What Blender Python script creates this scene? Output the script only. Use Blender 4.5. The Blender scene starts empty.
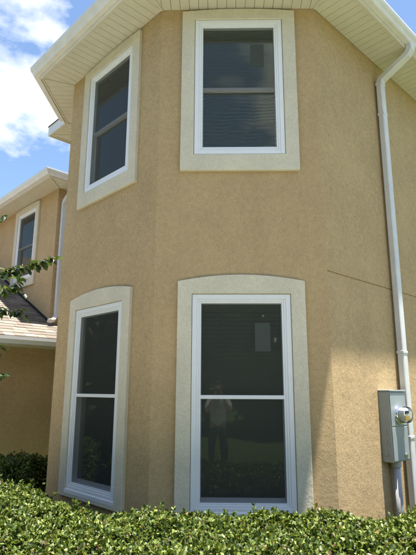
import bpy, bmesh, math, random
import numpy as np
from mathutils import Vector, Matrix

random.seed(7)
rng = np.random.default_rng(7)
SC = bpy.context.scene
COL = SC.collection
S = math.sqrt(.5)
K = 1.12            # survey unit -> metres
EYE = 1.6           # camera height above the ground


def up(z):          # survey height (relative to the eye) -> world metres
    return z * K + EYE


# ------------------------------------------------------------------ camera
F_PX, PITCH, YAW, ROLL = 494.6, .2232, -.0209, .0042
cam_d = bpy.data.cameras.new('camera')
cam = bpy.data.objects.new('camera', cam_d)
COL.objects.link(cam)
SC.camera = cam
cam_d.sensor_fit = 'VERTICAL'
cam_d.sensor_height = 24.0
cam_d.lens = F_PX / 555 * 24.0
cam_d.clip_start = .05
cam_d.clip_end = 3000
fw = Vector((math.sin(YAW) * math.cos(PITCH), math.cos(YAW) * math.cos(PITCH), math.sin(PITCH)))
rt = Vector((math.cos(YAW), -math.sin(YAW), 0))
upv = rt.cross(fw)
r2 = rt * math.cos(ROLL) + upv * math.sin(ROLL)
u2 = -rt * math.sin(ROLL) + upv * math.cos(ROLL)
m = Matrix((r2, u2, -fw)).transposed().to_4x4()
CAM = Vector((-.1964 * K, -4.1963 * K, EYE))
m.translation = CAM
cam.matrix_world = m

# ------------------------------------------------------------------ light
SUN_H = Vector((1.42, -1.0, 12.25)).normalized()      # direction towards the sun
sun_el = math.asin(SUN_H.z)
sun_az = math.atan2(SUN_H.x, SUN_H.y)                # clockwise from +Y
sd = bpy.data.lights.new('sun', 'SUN')
sd.energy = 5.0
sd.angle = math.radians(.55)
sd.color = (1.0, .955, .87)
sun = bpy.data.objects.new('sun', sd)
COL.objects.link(sun)
sun.rotation_euler = SUN_H.to_track_quat('Z', 'Y').to_euler()
sun.location = (0, 0, 30)

world = bpy.data.worlds.new('World')
SC.world = world
world.use_nodes = True
wn, wl = world.node_tree.nodes, world.node_tree.links
wn.clear()


def wnode(t, **kw):
    n = wn.new(t)
    for k, v in kw.items():
        setattr(n, k, v)
    return n


w_out = wnode('ShaderNodeOutputWorld')
w_bg = wnode('ShaderNodeBackground')
w_bg.inputs['Strength'].default_value = .066
sky = wnode('ShaderNodeTexSky', sky_type='NISHITA')
sky.sun_disc = False
sky.sun_elevation = sun_el
sky.sun_rotation = sun_az
sky.air_density = 1.15
sky.dust_density = .3
sky.ozone_density = 3.0
tc = wnode('ShaderNodeTexCoord')
CLOUD_OFF = (15.63, 11.24, 19.57)
mp = wnode('ShaderNodeMapping'); mp.inputs['Location'].default_value = CLOUD_OFF
mp.inputs['Scale'].default_value = (1, 1, 1.7)
wl.new(tc.outputs['Generated'], mp.inputs['Vector'])
n1 = wnode('ShaderNodeTexNoise'); n1.inputs['Scale'].default_value = 2.3
n1.inputs['Detail'].default_value = 9; n1.inputs['Roughness'].default_value = .52
n1.inputs['Distortion'].default_value = .0
wl.new(mp.outputs[0], n1.inputs['Vector'])
rmp = wnode('ShaderNodeValToRGB')
rmp.color_ramp.elements[0].position = .527; rmp.color_ramp.elements[0].color = (0, 0, 0, 1)
rmp.color_ramp.elements[1].position = .59; rmp.color_ramp.elements[1].color = (1, 1, 1, 1)
wl.new(n1.outputs['Fac'], rmp.inputs[0])
n2 = wnode('ShaderNodeTexNoise'); n2.inputs['Scale'].default_value = 3.2; n2.inputs['Detail'].default_value = 6
wl.new(mp.outputs[0], n2.inputs['Vector'])
crmp = wnode('ShaderNodeValToRGB')
crmp.color_ramp.elements[0].position = .3; crmp.color_ramp.elements[0].color = (4.6, 5.0, 5.7, 1)
crmp.color_ramp.elements[1].position = .6; crmp.color_ramp.elements[1].color = (7.0, 7.0, 7.0, 1)
wl.new(n2.outputs['Fac'], crmp.inputs[0])
wmix = wnode('ShaderNodeMix', data_type='RGBA')
wl.new(rmp.outputs[0], wmix.inputs['Factor'])
wl.new(sky.outputs[0], wmix.inputs['A'])
wl.new(crmp.outputs[0], wmix.inputs['B'])
wl.new(wmix.outputs['Result'], w_bg.inputs['Color'])
wl.new(w_bg.outputs[0], w_out.inputs['Surface'])

vs = SC.view_settings
vs.view_transform = 'Standard'
vs.look = 'None'
vs.gamma = 1.0
vs.use_curve_mapping = False
vs.exposure = 1.82
SC.cycles.use_denoising = True
SC.cycles.max_bounces = 8
SC.cycles.transparent_max_bounces = 16
SC.cycles.sample_clamp_indirect = 8.0

# ------------------------------------------------------------------ materials
MATS = {}


def new_mat(name):
    mt = bpy.data.materials.new(name)
    mt.use_nodes = True
    nt = mt.node_tree
    nt.nodes.clear()
    out = nt.nodes.new('ShaderNodeOutputMaterial')
    return mt, nt, out


def N(nt, t, **kw):
    n = nt.nodes.new(t)
    for k, v in kw.items():
        setattr(n, k, v)
    return n


def ramp(nt, fac, stops):
    r = N(nt, 'ShaderNodeValToRGB')
    cr = r.color_ramp
    while len(cr.elements) < len(stops):
        cr.elements.new(.5)
    for e, (p, c) in zip(cr.elements, stops):
        e.position = p
        e.color = (*c, 1)
    nt.links.new(fac, r.inputs[0])
    return r.outputs[0]


def noise(nt, scale, detail=4, rough=.55, coord='Object', dist=0.0, stretch=None):
    t = N(nt, 'ShaderNodeTexCoord')
    n = N(nt, 'ShaderNodeTexNoise')
    n.inputs['Scale'].default_value = scale
    n.inputs['Detail'].default_value = detail
    n.inputs['Roughness'].default_value = rough
    n.inputs['Distortion'].default_value = dist
    src = t.outputs[coord]
    if stretch:
        mpn = N(nt, 'ShaderNodeMapping')
        mpn.inputs['Scale'].default_value = stretch
        nt.links.new(src, mpn.inputs['Vector'])
        src = mpn.outputs[0]
    nt.links.new(src, n.inputs['Vector'])
    return n.outputs['Fac']


def bump(nt, h, strength, dist, prev=None):
    b = N(nt, 'ShaderNodeBump')
    b.inputs['Strength'].default_value = strength
    b.inputs['Distance'].default_value = dist
    nt.links.new(h, b.inputs['Height'])
    if prev is not None:
        nt.links.new(prev, b.inputs['Normal'])
    return b.outputs[0]


def principled(nt, out, base, rough=.6, spec=.5, metal=0.0, normal=None):
    p = N(nt, 'ShaderNodeBsdfPrincipled')
    if isinstance(base, tuple):
        p.inputs['Base Color'].default_value = (*base, 1)
    else:
        nt.links.new(base, p.inputs['Base Color'])
    if isinstance(rough, (int, float)):
        p.inputs['Roughness'].default_value = rough
    else:
        nt.links.new(rough, p.inputs['Roughness'])
    p.inputs['Specular IOR Level'].default_value = spec
    p.inputs['Metallic'].default_value = metal
    if normal is not None:
        nt.links.new(normal, p.inputs['Normal'])
    nt.links.new(p.outputs[0], out.inputs['Surface'])
    return p


def mul(c, f):
    return tuple(x * f for x in c)


def stucco(name, col, grain=70, strength=.55, dist=.010, streak=.12, speck=.2):
    mt, nt, out = new_mat(name)
    big = noise(nt, 2.1, 8, .68)
    c1 = ramp(nt, big, [(.25, mul(col, 1 - .10)), (.75, mul(col, 1.08))])
    fine = noise(nt, grain * .8, 5, .75)
    c2 = ramp(nt, fine, [(.3, (1 - speck,) * 3), (.7, (1 + speck * .6,) * 3)])
    st = noise(nt, 2.3, 4, .6, stretch=(1.6, 1.6, .5))
    c3 = ramp(nt, st, [(.35, (1 - streak, 1 - streak, 1 - streak * .9)), (.62, (1.02, 1.02, 1.02))])
    m1 = N(nt, 'ShaderNodeMix', data_type='RGBA', blend_type='MULTIPLY'); m1.inputs['Factor'].default_value = 1
    nt.links.new(c1, m1.inputs['A']); nt.links.new(c2, m1.inputs['B'])
    m2 = N(nt, 'ShaderNodeMix', data_type='RGBA', blend_type='MULTIPLY'); m2.inputs['Factor'].default_value = 1
    nt.links.new(m1.outputs['Result'], m2.inputs['A']); nt.links.new(c3, m2.inputs['B'])
    g = noise(nt, grain, 7, .72, dist=.1)
    b1 = bump(nt, g, strength, dist)
    b15 = bump(nt, noise(nt, 34, 5, .7), .42, .010, b1)
    b2 = bump(nt, noise(nt, 8, 3), .4, .02, b15)
    md = ramp(nt, noise(nt, 22, 5, .65, dist=.5), [(.30, (1 - speck * .34,) * 3), (.68, (1 + speck * .18,) * 3)])
    m3 = N(nt, 'ShaderNodeMix', data_type='RGBA', blend_type='MULTIPLY'); m3.inputs['Factor'].default_value = 1
    nt.links.new(m2.outputs['Result'], m3.inputs['A']); nt.links.new(md, m3.inputs['B'])
    principled(nt, out, m3.outputs['Result'], .92, .2, normal=b2)
    return mt


def paint(name, col, rough=.45, spec=.5, dirt=.08, metal=0.0, grain=30):
    mt, nt, out = new_mat(name)
    n = noise(nt, 6, 6, .65)
    c = ramp(nt, n, [(.3, mul(col, 1 - dirt)), (.65, col)])
    b = bump(nt, noise(nt, grain, 3), .08, .004)
    principled(nt, out, c, rough, spec, metal, b)
    return mt


MATS['stucco'] = stucco('tan_stucco', (.565, .408, .220), grain=120, strength=.85, dist=.006, streak=.03, speck=.36)
MATS['stucco_low'] = MATS['stucco']
MATS['trim'] = stucco('cream_stucco', (.69, .63, .49), grain=110, strength=.6, dist=.005, streak=.04, speck=.15)
MATS['soffit'] = paint('cream_soffit_vinyl', (.62, .585, .46), .5, .4, .10)
MATS['fascia'] = paint('cream_fascia', (.56, .51, .42), .5, .4, .12)
MATS['gutter'] = paint('white_gutter_aluminium', (.74, .72, .67), .35, .5, .14)
MATS['white'] = paint('white_vinyl', (.80, .81, .82), .35, .5, .04)
MATS['spout'] = paint('white_downspout', (.66, .66, .65), .35, .5, .12)
MATS['grey_metal'] = paint('grey_enamel', (.30, .34, .35), .42, .5, .15)
MATS['conduit'] = paint('grey_conduit', (.42, .43, .45), .5, .5, .12)
MATS['dark'] = paint('dark_gap', (.03, .028, .025), .8, .2)
MATS['chrome'] = paint('bright_ring', (.75, .75, .76), .18, .5, .05, 1.0)
MATS['bronze'] = paint('meter_dial', (.62, .38, .10), .35, .5, .3)
MATS['paper'] = paint('label_paper', (.19, .235, .21), .8, .2)
MATS['blind'] = paint('blind_slat', (.74, .72, .66), .6, .3)
MATS['bark'] = stucco('bark', (.22, .16, .11), grain=40, strength=.8, dist=.01)
MATS['sticks'] = stucco('hedge_wood', (.10, .075, .05), grain=60)
MATS['concrete'] = stucco('concrete', (.46, .44, .40), grain=120, strength=.3, dist=.004)


def m_shingle():
    mt, nt, out = new_mat('asphalt_shingle')
    g = N(nt, 'ShaderNodeNewGeometry')
    c = ramp(nt, g.outputs['Random Per Island'], [(0, (.15, .126, .106)), (.5, (.21, .178, .146)), (1, (.29, .25, .205))])
    f = ramp(nt, noise(nt, 260, 2), [(.3, (.6, .6, .6)), (.7, (1.25, 1.25, 1.25))])
    mx = N(nt, 'ShaderNodeMix', data_type='RGBA', blend_type='MULTIPLY'); mx.inputs['Factor'].default_value = 1
    nt.links.new(c, mx.inputs['A']); nt.links.new(f, mx.inputs['B'])
    principled(nt, out, mx.outputs['Result'], .95, .2, normal=bump(nt, noise(nt, 200, 2), .5, .004))
    return mt


MATS['shingle'] = m_shingle()


def m_glass():
    mt, nt, out = new_mat('window_glass')
    fr = N(nt, 'ShaderNodeFresnel'); fr.inputs['IOR'].default_value = 1.52
    b = bump(nt, noise(nt, 2.4, 2), .05, .02)
    nt.links.new(b, fr.inputs['Normal'])
    k = N(nt, 'ShaderNodeMath', operation='MULTIPLY'); k.inputs[1].default_value = 2.7; k.use_clamp = True
    nt.links.new(fr.outputs[0], k.inputs[0])
    tr = N(nt, 'ShaderNodeBsdfTransparent'); tr.inputs[0].default_value = (.72, .78, .71, 1)
    gl = N(nt, 'ShaderNodeBsdfGlossy'); gl.inputs['Roughness'].default_value = .015
    gl.inputs['Color'].default_value = (.90, .95, .86, 1)
    nt.links.new(b, gl.inputs['Normal'])
    mx = N(nt, 'ShaderNodeMixShader')
    nt.links.new(k.outputs[0], mx.inputs[0]); nt.links.new(tr.outputs[0], mx.inputs[1]); nt.links.new(gl.outputs[0], mx.inputs[2])
    nt.links.new(mx.outputs[0], out.inputs['Surface'])
    return mt


def m_screen(name, wavy=False):
    mt, nt, out = new_mat(name)
    tr = N(nt, 'ShaderNodeBsdfTransparent')
    df = N(nt, 'ShaderNodeBsdfDiffuse'); df.inputs[0].default_value = (.062, .066, .060, 1)
    mx = N(nt, 'ShaderNodeMixShader'); mx.inputs[0].default_value = .56
    if wavy:  # moire of mesh and its reflection, painted as wavy bands of opacity
        t = N(nt, 'ShaderNodeTexCoord')
        w = N(nt, 'ShaderNodeTexWave', wave_type='BANDS', bands_direction='Z')
        w.inputs['Scale'].default_value = 7.5; w.inputs['Distortion'].default_value = 9
        w.inputs['Detail'].default_value = 1.5; w.inputs['Detail Scale'].default_value = .55
        nt.links.new(t.outputs['Object'], w.inputs['Vector'])
        mr = N(nt, 'ShaderNodeMapRange')
        mr.inputs['To Min'].default_value = .62; mr.inputs['To Max'].default_value = .40
        nt.links.new(w.outputs['Fac'], mr.inputs['Value'])
        nt.links.new(mr.outputs[0], mx.inputs[0])
    nt.links.new(tr.outputs[0], mx.inputs[1]); nt.links.new(df.outputs[0], mx.inputs[2])
    nt.links.new(mx.outputs[0], out.inputs['Surface'])
    return mt


MATS['glass'] = m_glass()
MATS['screen'] = m_screen('insect_screen')
MATS['screen_moire'] = m_screen('moire_insect_screen', True)


def m_leaf(name, stops, trans=.28, rough=.38, spec=.5):
    mt, nt, out = new_mat(name)
    g = N(nt, 'ShaderNodeNewGeometry')
    c = ramp(nt, g.outputs['Random Per Island'], stops)
    p = N(nt, 'ShaderNodeBsdfPrincipled')
    nt.links.new(c, p.inputs['Base Color'])
    p.inputs['Roughness'].default_value = rough
    p.inputs['Specular IOR Level'].default_value = spec
    t = N(nt, 'ShaderNodeBsdfTranslucent')
    bc = N(nt, 'ShaderNodeMix', data_type='RGBA', blend_type='MULTIPLY'); bc.inputs['Factor'].default_value = 1
    nt.links.new(c, bc.inputs['A']); bc.inputs['B'].default_value = (1.3, 1.35, .6, 1)
    nt.links.new(bc.outputs['Result'], t.inputs[0])
    mx = N(nt, 'ShaderNodeMixShader'); mx.inputs[0].default_value = trans
    nt.links.new(p.outputs[0], mx.inputs[1]); nt.links.new(t.outputs[0], mx.inputs[2])
    nt.links.new(mx.outputs[0], out.inputs['Surface'])
    return mt


MATS['hedge_leaf'] = m_leaf('hedge_leaf', [(0, (.026, .046, .010)), (.35, (.055, .090, .018)), (.65, (.125, .170, .033)),
                                           (.93, (.25, .285, .07)), (.965, (.17, .13, .065)), (1, (.12, .07, .04))], rough=.45, spec=.4)
MATS['myrtle_leaf'] = m_leaf('myrtle_leaf', [(0, (.018, .034, .010)), (.65, (.035, .062, .014)), (1, (.10, .14, .03))])
MATS['tree_leaf'] = m_leaf('tree_leaf', [(0, (.02, .04, .01)), (.6, (.04, .07, .015)), (1, (.08, .11, .025))], .2)
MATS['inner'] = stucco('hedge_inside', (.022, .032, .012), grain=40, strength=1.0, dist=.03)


def m_ground():
    mt, nt, out = new_mat('lawn')
    a = ramp(nt, noise(nt, 3, 6), [(.3, (.06, .09, .025)), (.7, (.12, .15, .05))])
    b = ramp(nt, noise(nt, 120, 3), [(.3, (.55, .55, .55)), (.7, (1.3, 1.3, 1.3))])
    mx = N(nt, 'ShaderNodeMix', data_type='RGBA', blend_type='MULTIPLY'); mx.inputs['Factor'].default_value = 1
    nt.links.new(a, mx.inputs['A']); nt.links.new(b, mx.inputs['B'])
    principled(nt, out, mx.outputs['Result'], .95, .1, normal=bump(nt, noise(nt, 90, 4), 1, .03))
    return mt


MATS['lawn'] = m_ground()
MATS['mulch'] = stucco('bark_mulch', (.10, .06, .04), grain=35, strength=1, dist=.03)
MATS['shirt'] = None


def m_shirt():
    mt, nt, out = new_mat('striped_shirt')
    t = N(nt, 'ShaderNodeTexCoord')
    w = N(nt, 'ShaderNodeTexWave', wave_type='BANDS', bands_direction='X')
    w.inputs['Scale'].default_value = 9
    nt.links.new(t.outputs['Object'], w.inputs['Vector'])
    c = ramp(nt, w.outputs['Fac'], [(.3, (.45, .48, .58)), (.5, (.85, .85, .85))])
    principled(nt, out, c, .85, .2)
    return mt


MATS['shirt'] = m_shirt()
MATS['skin'] = paint('skin', (.48, .30, .22), .5, .4)
MATS['shorts'] = paint('dark_trousers', (.05, .055, .07), .9, .2)
MATS['hair'] = paint('hair', (.04, .03, .02), .6, .4)
MATS['phone'] = paint('phone_body', (.02, .02, .022), .2, .5)


# ------------------------------------------------------------------ mesh helpers
class MB:
    def __init__(self):
        self.v, self.f = [], []

    def add(self, pts, faces):
        o = len(self.v)
        self.v += [tuple(p) for p in pts]
        self.f += [tuple(i + o for i in f) for f in faces]

    def quad(self, a, b, c, d):
        self.add([a, b, c, d], [(0, 1, 2, 3)])

    def box(self, x0, x1, y0, y1, z0, z1, T=None):
        p = [(x, y, z) for z in (z0, z1) for y in (y0, y1) for x in (x0, x1)]
        if T:
            p = [T(*q) for q in p]
        self.add(p, [(0, 2, 3, 1), (4, 5, 7, 6), (0, 1, 5, 4), (2, 6, 7, 3), (0, 4, 6, 2), (1, 3, 7, 5)])

    def prism(self, poly, z0, z1):
        n = len(poly)
        self.add([(x, y, z0) for x, y in poly] + [(x, y, z1) for x, y in poly],
                 [tuple(range(n))[::-1], tuple(range(n, 2 * n))] + [(i, (i + 1) % n, n + (i + 1) % n, n + i) for i in range(n)])

    def tube(self, pts, rad, n=8, caps=True):
        pts = [Vector(p) for p in pts]
        if not isinstance(rad, (list, tuple)):
            rad = [rad] * len(pts)
        base = len(self.v)
        prev = None
        for i, p in enumerate(pts):
            d = (pts[min(i + 1, len(pts) - 1)] - pts[max(i - 1, 0)]).normalized()
            if prev is None:
                a = d.orthogonal().normalized()
            else:
                a = (prev - d * prev.dot(d)).normalized()
            prev = a
            b = d.cross(a)
            for k in range(n):
                t = 2 * math.pi * k / n
                self.v.append(tuple(p + (a * math.cos(t) + b * math.sin(t)) * rad[i]))
        for i in range(len(pts) - 1):
            for k in range(n):
                k2 = (k + 1) % n
                self.f.append((base + i * n + k, base + i * n + k2, base + (i + 1) * n + k2, base + (i + 1) * n + k))
        if caps:
            self.f.append(tuple(base + k for k in range(n))[::-1])
            self.f.append(tuple(base + (len(pts) - 1) * n + k for k in range(n)))

    def rect_sweep(self, pts, hu, hw, side):
        """rectangular tube along pts; 'side' is the fixed width direction"""
        pts = [Vector(p) for p in pts]
        side = Vector(side).normalized()
        base = len(self.v)
        for i, p in enumerate(pts):
            ds = []
            if i > 0: ds.append((pts[i] - pts[i - 1]).normalized())
            if i < len(pts) - 1: ds.append((pts[i + 1] - pts[i]).normalized())
            d = sum(ds, Vector()).normalized()
            o = d.cross(side).normalized()
            sc = 1 / max(.5, d.dot(ds[0]))
            c = .22
            for a, b in ((-1, -1 + c), (-1 + c, -1), (1 - c, -1), (1, -1 + c), (1, 1 - c), (1 - c, 1), (-1 + c, 1), (-1, 1 - c)):
                self.v.append(tuple(p + side * hu * a + o * hw * b * sc))
        n = 8
        for i in range(len(pts) - 1):
            for k in range(n):
                k2 = (k + 1) % n
                self.f.append((base + i * n + k, base + (i + 1) * n + k, base + (i + 1) * n + k2, base + i * n + k2))
        self.f.append(tuple(base + k for k in range(n)))
        self.f.append(tuple(base + (len(pts) - 1) * n + k for k in range(n))[::-1])

    def build(self, name, mat, parent=None, smooth=False, bevel=0, seg=2):
        me = bpy.data.meshes.new(name)
        me.from_pydata(self.v, [], self.f)
        bm = bmesh.new(); bm.from_mesh(me)
        bmesh.ops.recalc_face_normals(bm, faces=bm.faces)
        bm.to_mesh(me); bm.free()
        me.materials.append(MATS[mat] if isinstance(mat, str) else mat)
        if smooth:
            for p in me.polygons:
                p.use_smooth = True
        o = bpy.data.objects.new(name, me)
        COL.objects.link(o)
        if parent is not None:
            o.parent = parent
        if bevel:
            bv = o.modifiers.new('bevel', 'BEVEL')
            bv.width = bevel; bv.segments = seg; bv.limit_method = 'ANGLE'
            bv.angle_limit = math.radians(40)
        return o


def empty(name, label, cat, loc=(0, 0, 0), rz=0, group=None):
    o = bpy.data.objects.new(name, None)
    COL.objects.link(o)
    o.location = loc
    o.rotation_euler = (0, 0, rz)
    o['label'] = label
    o['category'] = cat
    if group:
        o['group'] = group
    return o


def structure(o):
    o['kind'] = 'structure'
    return o


# ------------------------------------------------------------------ ground
mb = MB()
n = 24
for i in range(n):
    for j in range(n):
        def gc(k): return math.copysign(abs(k / 12 - 1) ** 3 * 900, k - 12)
        mb.quad((gc(i), gc(j), 0), (gc(i + 1), gc(j), 0), (gc(i + 1), gc(j + 1), 0), (gc(i), gc(j + 1), 0))
structure(mb.build('ground', 'lawn'))
mb = MB()
mb.prism([(-9, -6.0), (9, -6.0), (9, -2.75), (-9, -2.75)], -.02, .05)
structure(mb.build('pavement', 'concrete'))
mb = MB()
mb.prism([(-11.0, -2.74), (-3.75, -2.74), (-3.75, 1.5), (-11.0, 1.5)], -.02, .046)
structure(mb.build('bounce_slab', 'concrete'))  # unseen concrete slab, added to bounce sunlight onto the left-hand walls

# ------------------------------------------------------------------ plan of the building
a_, b_ = .75 * K, 1.7333 * K
H = up(3.6736)                   # soffit height of both upper eaves
JZ = up(1.0138)                  # stucco control joint
L1 = Vector((-a_, 0)); R1 = Vector((a_, 0))
L0 = Vector((-a_ - b_ * S, b_ * S))
C4 = Vector((-2.165 * K, 2.438 * K))
Q4 = Vector((L0.x - .002, C4.y - (L0.x - .002 - C4.x)))
RE = R1 + Vector((S, S)) * 7 * K
mm = (-Vector((RE.x, RE.y)).dot(Vector((-S, S))) + C4.dot(Vector((-S, S))))
B0 = RE + Vector((-S, S)) * mm
MAIN = [L0, L1, R1, RE, B0, C4, Q4]
X0 = Vector((-3.175, 4.409)) * K
W0 = X0 + Vector((-S, S)) * 6 * K
WING = [W0, X0, X0 + Vector((S, S)) * 4 * K, W0 + Vector((S, S)) * 4 * K]


def offset_poly(P, d):
    out = []
    n = len(P)
    for i in range(n):
        p0, p1, p2 = P[i - 1], P[i], P[(i + 1) % n]
        d1 = (p1 - p0).normalized(); d2 = (p2 - p1).normalized()
        n1 = Vector((d1.y, -d1.x)); n2 = Vector((d2.y, -d2.x))
        b = (n1 + n2).normalized()
        out.append(p1 + b * d / b.dot(n1))
    return out


class Face:
    def __init__(self, A, B):
        self.A, self.B = A, B
        self.d = (B - A).normalized()
        self.n = Vector((self.d.y, -self.d.x))
        self.L = (B - A).length
        self.rz = math.atan2(self.d.y, self.d.x)

    def P(self, u, w, z):
        q = self.A + self.d * u + self.n * w
        return (q.x, q.y, z)


def wall_sheet(face, holes, z0, z1, mat, parent, joints=(), depth=.14):
    mb = MB()
    us = sorted({0, face.L} | {h[0] for h in holes} | {h[1] for h in holes})
    zs = {z0, z1} | {h[2] for h in holes} | {h[3] for h in holes}
    jb = []
    for j in joints:
        zs |= {j - .006, j + .006}; jb.append((j - .006, j + .006))
    zs = sorted(zs)
    for i in range(len(us) - 1):
        for k in range(len(zs) - 1):
            u0, u1, a, b = us[i], us[i + 1], zs[k], zs[k + 1]
            cu, cz = (u0 + u1) / 2, (a + b) / 2
            if any(h[0] < cu < h[1] and h[2] < cz < h[3] for h in holes):
                continue
            if any(j0 < cz < j1 for j0, j1 in jb):
                P = face.P
                mb.quad(P(u0, 0, a), P(u1, 0, a), P(u1, -.01, a), P(u0, -.01, a))
                mb.quad(P(u0, -.01, a), P(u1, -.01, a), P(u1, -.01, b), P(u0, -.01, b))
                mb.quad(P(u0, -.01, b), P(u1, -.01, b), P(u1, 0, b), P(u0, 0, b))
                continue
            mb.quad(face.P(u0, 0, a), face.P(u1, 0, a), face.P(u1, 0, b), face.P(u0, 0, b))
    for h in holes:
        P = face.P
        for (ua, za, ub, zb) in ((h[0], h[2], h[1], h[2]), (h[1], h[2], h[1], h[3]), (h[1], h[3], h[0], h[3]), (h[0], h[3], h[0], h[2])):
            mb.quad(P(ua, 0, za), P(ub, 0, zb), P(ub, -depth, zb), P(ua, -depth, za))
    me_o = mb.build('wall', mat, parent)
    return me_o


def clip(poly, f):
    out = []
    for i in range(len(poly)):
        p, q = poly[i - 1], poly[i]
        fp, fq = f(p), f(q)
        if (fp >= 0) != (fq >= 0):
            t = fp / (fp - fq)
            out.append((p[0] + (q[0] - p[0]) * t, p[1] + (q[1] - p[1]) * t))
        if fq >= 0:
            out.append(q)
    return out


OV = .415                         # soffit overhang to the fascia


def eaves(P, edges, H, parent, board_edges, gut_edges):
    n = len(P)
    o1 = offset_poly(P, OV)
    for i in edges:
        f = Face(P[i], P[(i + 1) % n])
        A1, B1 = o1[i], o1[(i + 1) % n]
        ua = (A1 - f.A).dot(f.d); ub = (B1 - f.A).dot(f.d)
        back = MB()
        back.prism([tuple(P[i]), tuple(A1), tuple(B1), tuple(P[(i + 1) % n])], H + .014, H + .03)
        back.build('soffit_backing', 'fascia', parent)
        if i in board_edges:
            u = math.floor(ua / .102) * .102
            while u < ub:
                r = [(u + .0025, .004), (u + .0995, .004), (u + .0995, OV - .03), (u + .0025, OV - .03)]
                r = clip(r, lambda q: (q[0] - ua * q[1] / OV) - .014)
                if len(r) > 2:
                    r = clip(r, lambda q: (f.L + (ub - f.L) * q[1] / OV - q[0]) - .014)
                if len(r) > 2:
                    bm_ = MB()
                    bm_.prism([f.P(q[0], q[1], 0)[:2] for q in r], H, H + .0135)
                    bm_.build('soffit_board', 'soffit', parent)
                u += .102
        # edge channel along the fascia
        e0, e1 = offset_poly(P, OV - .032), offset_poly(P, OV - .001)
        ch = MB()
        ch.prism([tuple(e0[i]), tuple(e1[i]), tuple(e1[(i + 1) % n]), tuple(e0[(i + 1) % n])], H - .007, H + .013)
        ch.build('soffit_channel', 'soffit', parent)
        # mitre cover strip at the start corner of the edge
        d = (o1[i] - P[i]).normalized(); q = Vector((-d.y, d.x)) * .013
        ms = MB()
        s0, s1 = P[i] + d * .006, o1[i] - d * .045
        ms.prism([tuple(s0 - q), tuple(s1 - q), tuple(s1 + q), tuple(s0 + q)], H - .012, H + .012)
        ms.build('mitre_strip', 'soffit', parent)

        def sweep(prof, closed=True):
            mb = MB()
            pts = []
            for (w, z) in prof:
                op = offset_poly(P, w)
                pts.append(((op[i].x, op[i].y, z), (op[(i + 1) % n].x, op[(i + 1) % n].y, z)))
            m_ = len(pts)
            vv = [p[0] for p in pts] + [p[1] for p in pts]
            ff = [(k, (k + 1) % m_, m_ + (k + 1) % m_, m_ + k) for k in range(m_ if closed else m_ - 1)]
            ff += [tuple(range(m_)), tuple(range(m_, 2 * m_))[::-1]]
            mb.add(vv, ff)
            return mb
        sweep([(OV, H - .022), (OV + .022, H - .022), (OV + .022, H + .15), (OV, H + .15)]).build('fascia_board', 'gutter', parent)
        if i in gut_edges:
            g = OV + .0235
            sweep([(g, H + .005), (g + .055, H + .005), (g + .066, H + .012), (g + .078, H + .045), (g + .100, H + .070),
                   (g + .108, H + .105), (g + .108, H + .124), (g + .098, H + .124), (g + .098, H + .110), (g + .070, H + .055),
                   (g + .06, H + .014), (g + .003, H + .014), (g + .003, H + .13), (g, H + .13)]).build('gutter', 'gutter', parent)


def hip_roof(P, H, parent, rise=.42):
    o = offset_poly(P, OV + .03)
    c = sum((Vector(p) for p in P), Vector((0, 0))) / len(P)
    inn = [c + (Vector(p) - c) * .3 for p in o]
    mb = MB()
    n = len(P)
    for i in range(n):
        j = (i + 1) % n
        hh = H + .155
        top = hh + rise * 2.6
        mb.quad((*o[i], hh), (*o[j], hh), (*inn[j], top), (*inn[i], top))
        mb.quad((*o[i], hh - .02), (*o[j], hh - .02), (*o[j], hh), (*o[i], hh))
    mb.add([(*p, top) for p in inn], [tuple(range(n))])
    mb.add([(*p, hh - .02) for p in o], [tuple(range(n))])
    return mb.build('roof', 'shingle', parent)


# ------------------------------------------------------------------ windows
HALF = .47                         # frame half width
TRIM = .612                        # stucco surround half width
LOWER = dict(z0=up(-.945), z1=up(.80), tb=up(-1.0), tc=up(.915), ta=up(.972), rail=up(-.058), lower=True)
UPPER = dict(z0=up(2.108), z1=up(3.535), tb=up(1.945), tc=up(3.630), ta=up(3.658), rail=up(2.80), lower=False)


def ring(mb, h0, za, zb, h1, zc, zd, w0, w1):
    """frame ring between outer (h0,za,zb) and inner (h1,zc,zd); y runs inward so outward w -> -w"""
    mb.box(-h0, -h1, -w1, -w0, za, zb)
    mb.box(h1, h0, -w1, -w0, za, zb)
    mb.box(-h1, h1, -w1, -w0, za, zc)
    mb.box(-h1, h1, -w1, -w0, zd, zb)


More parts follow.
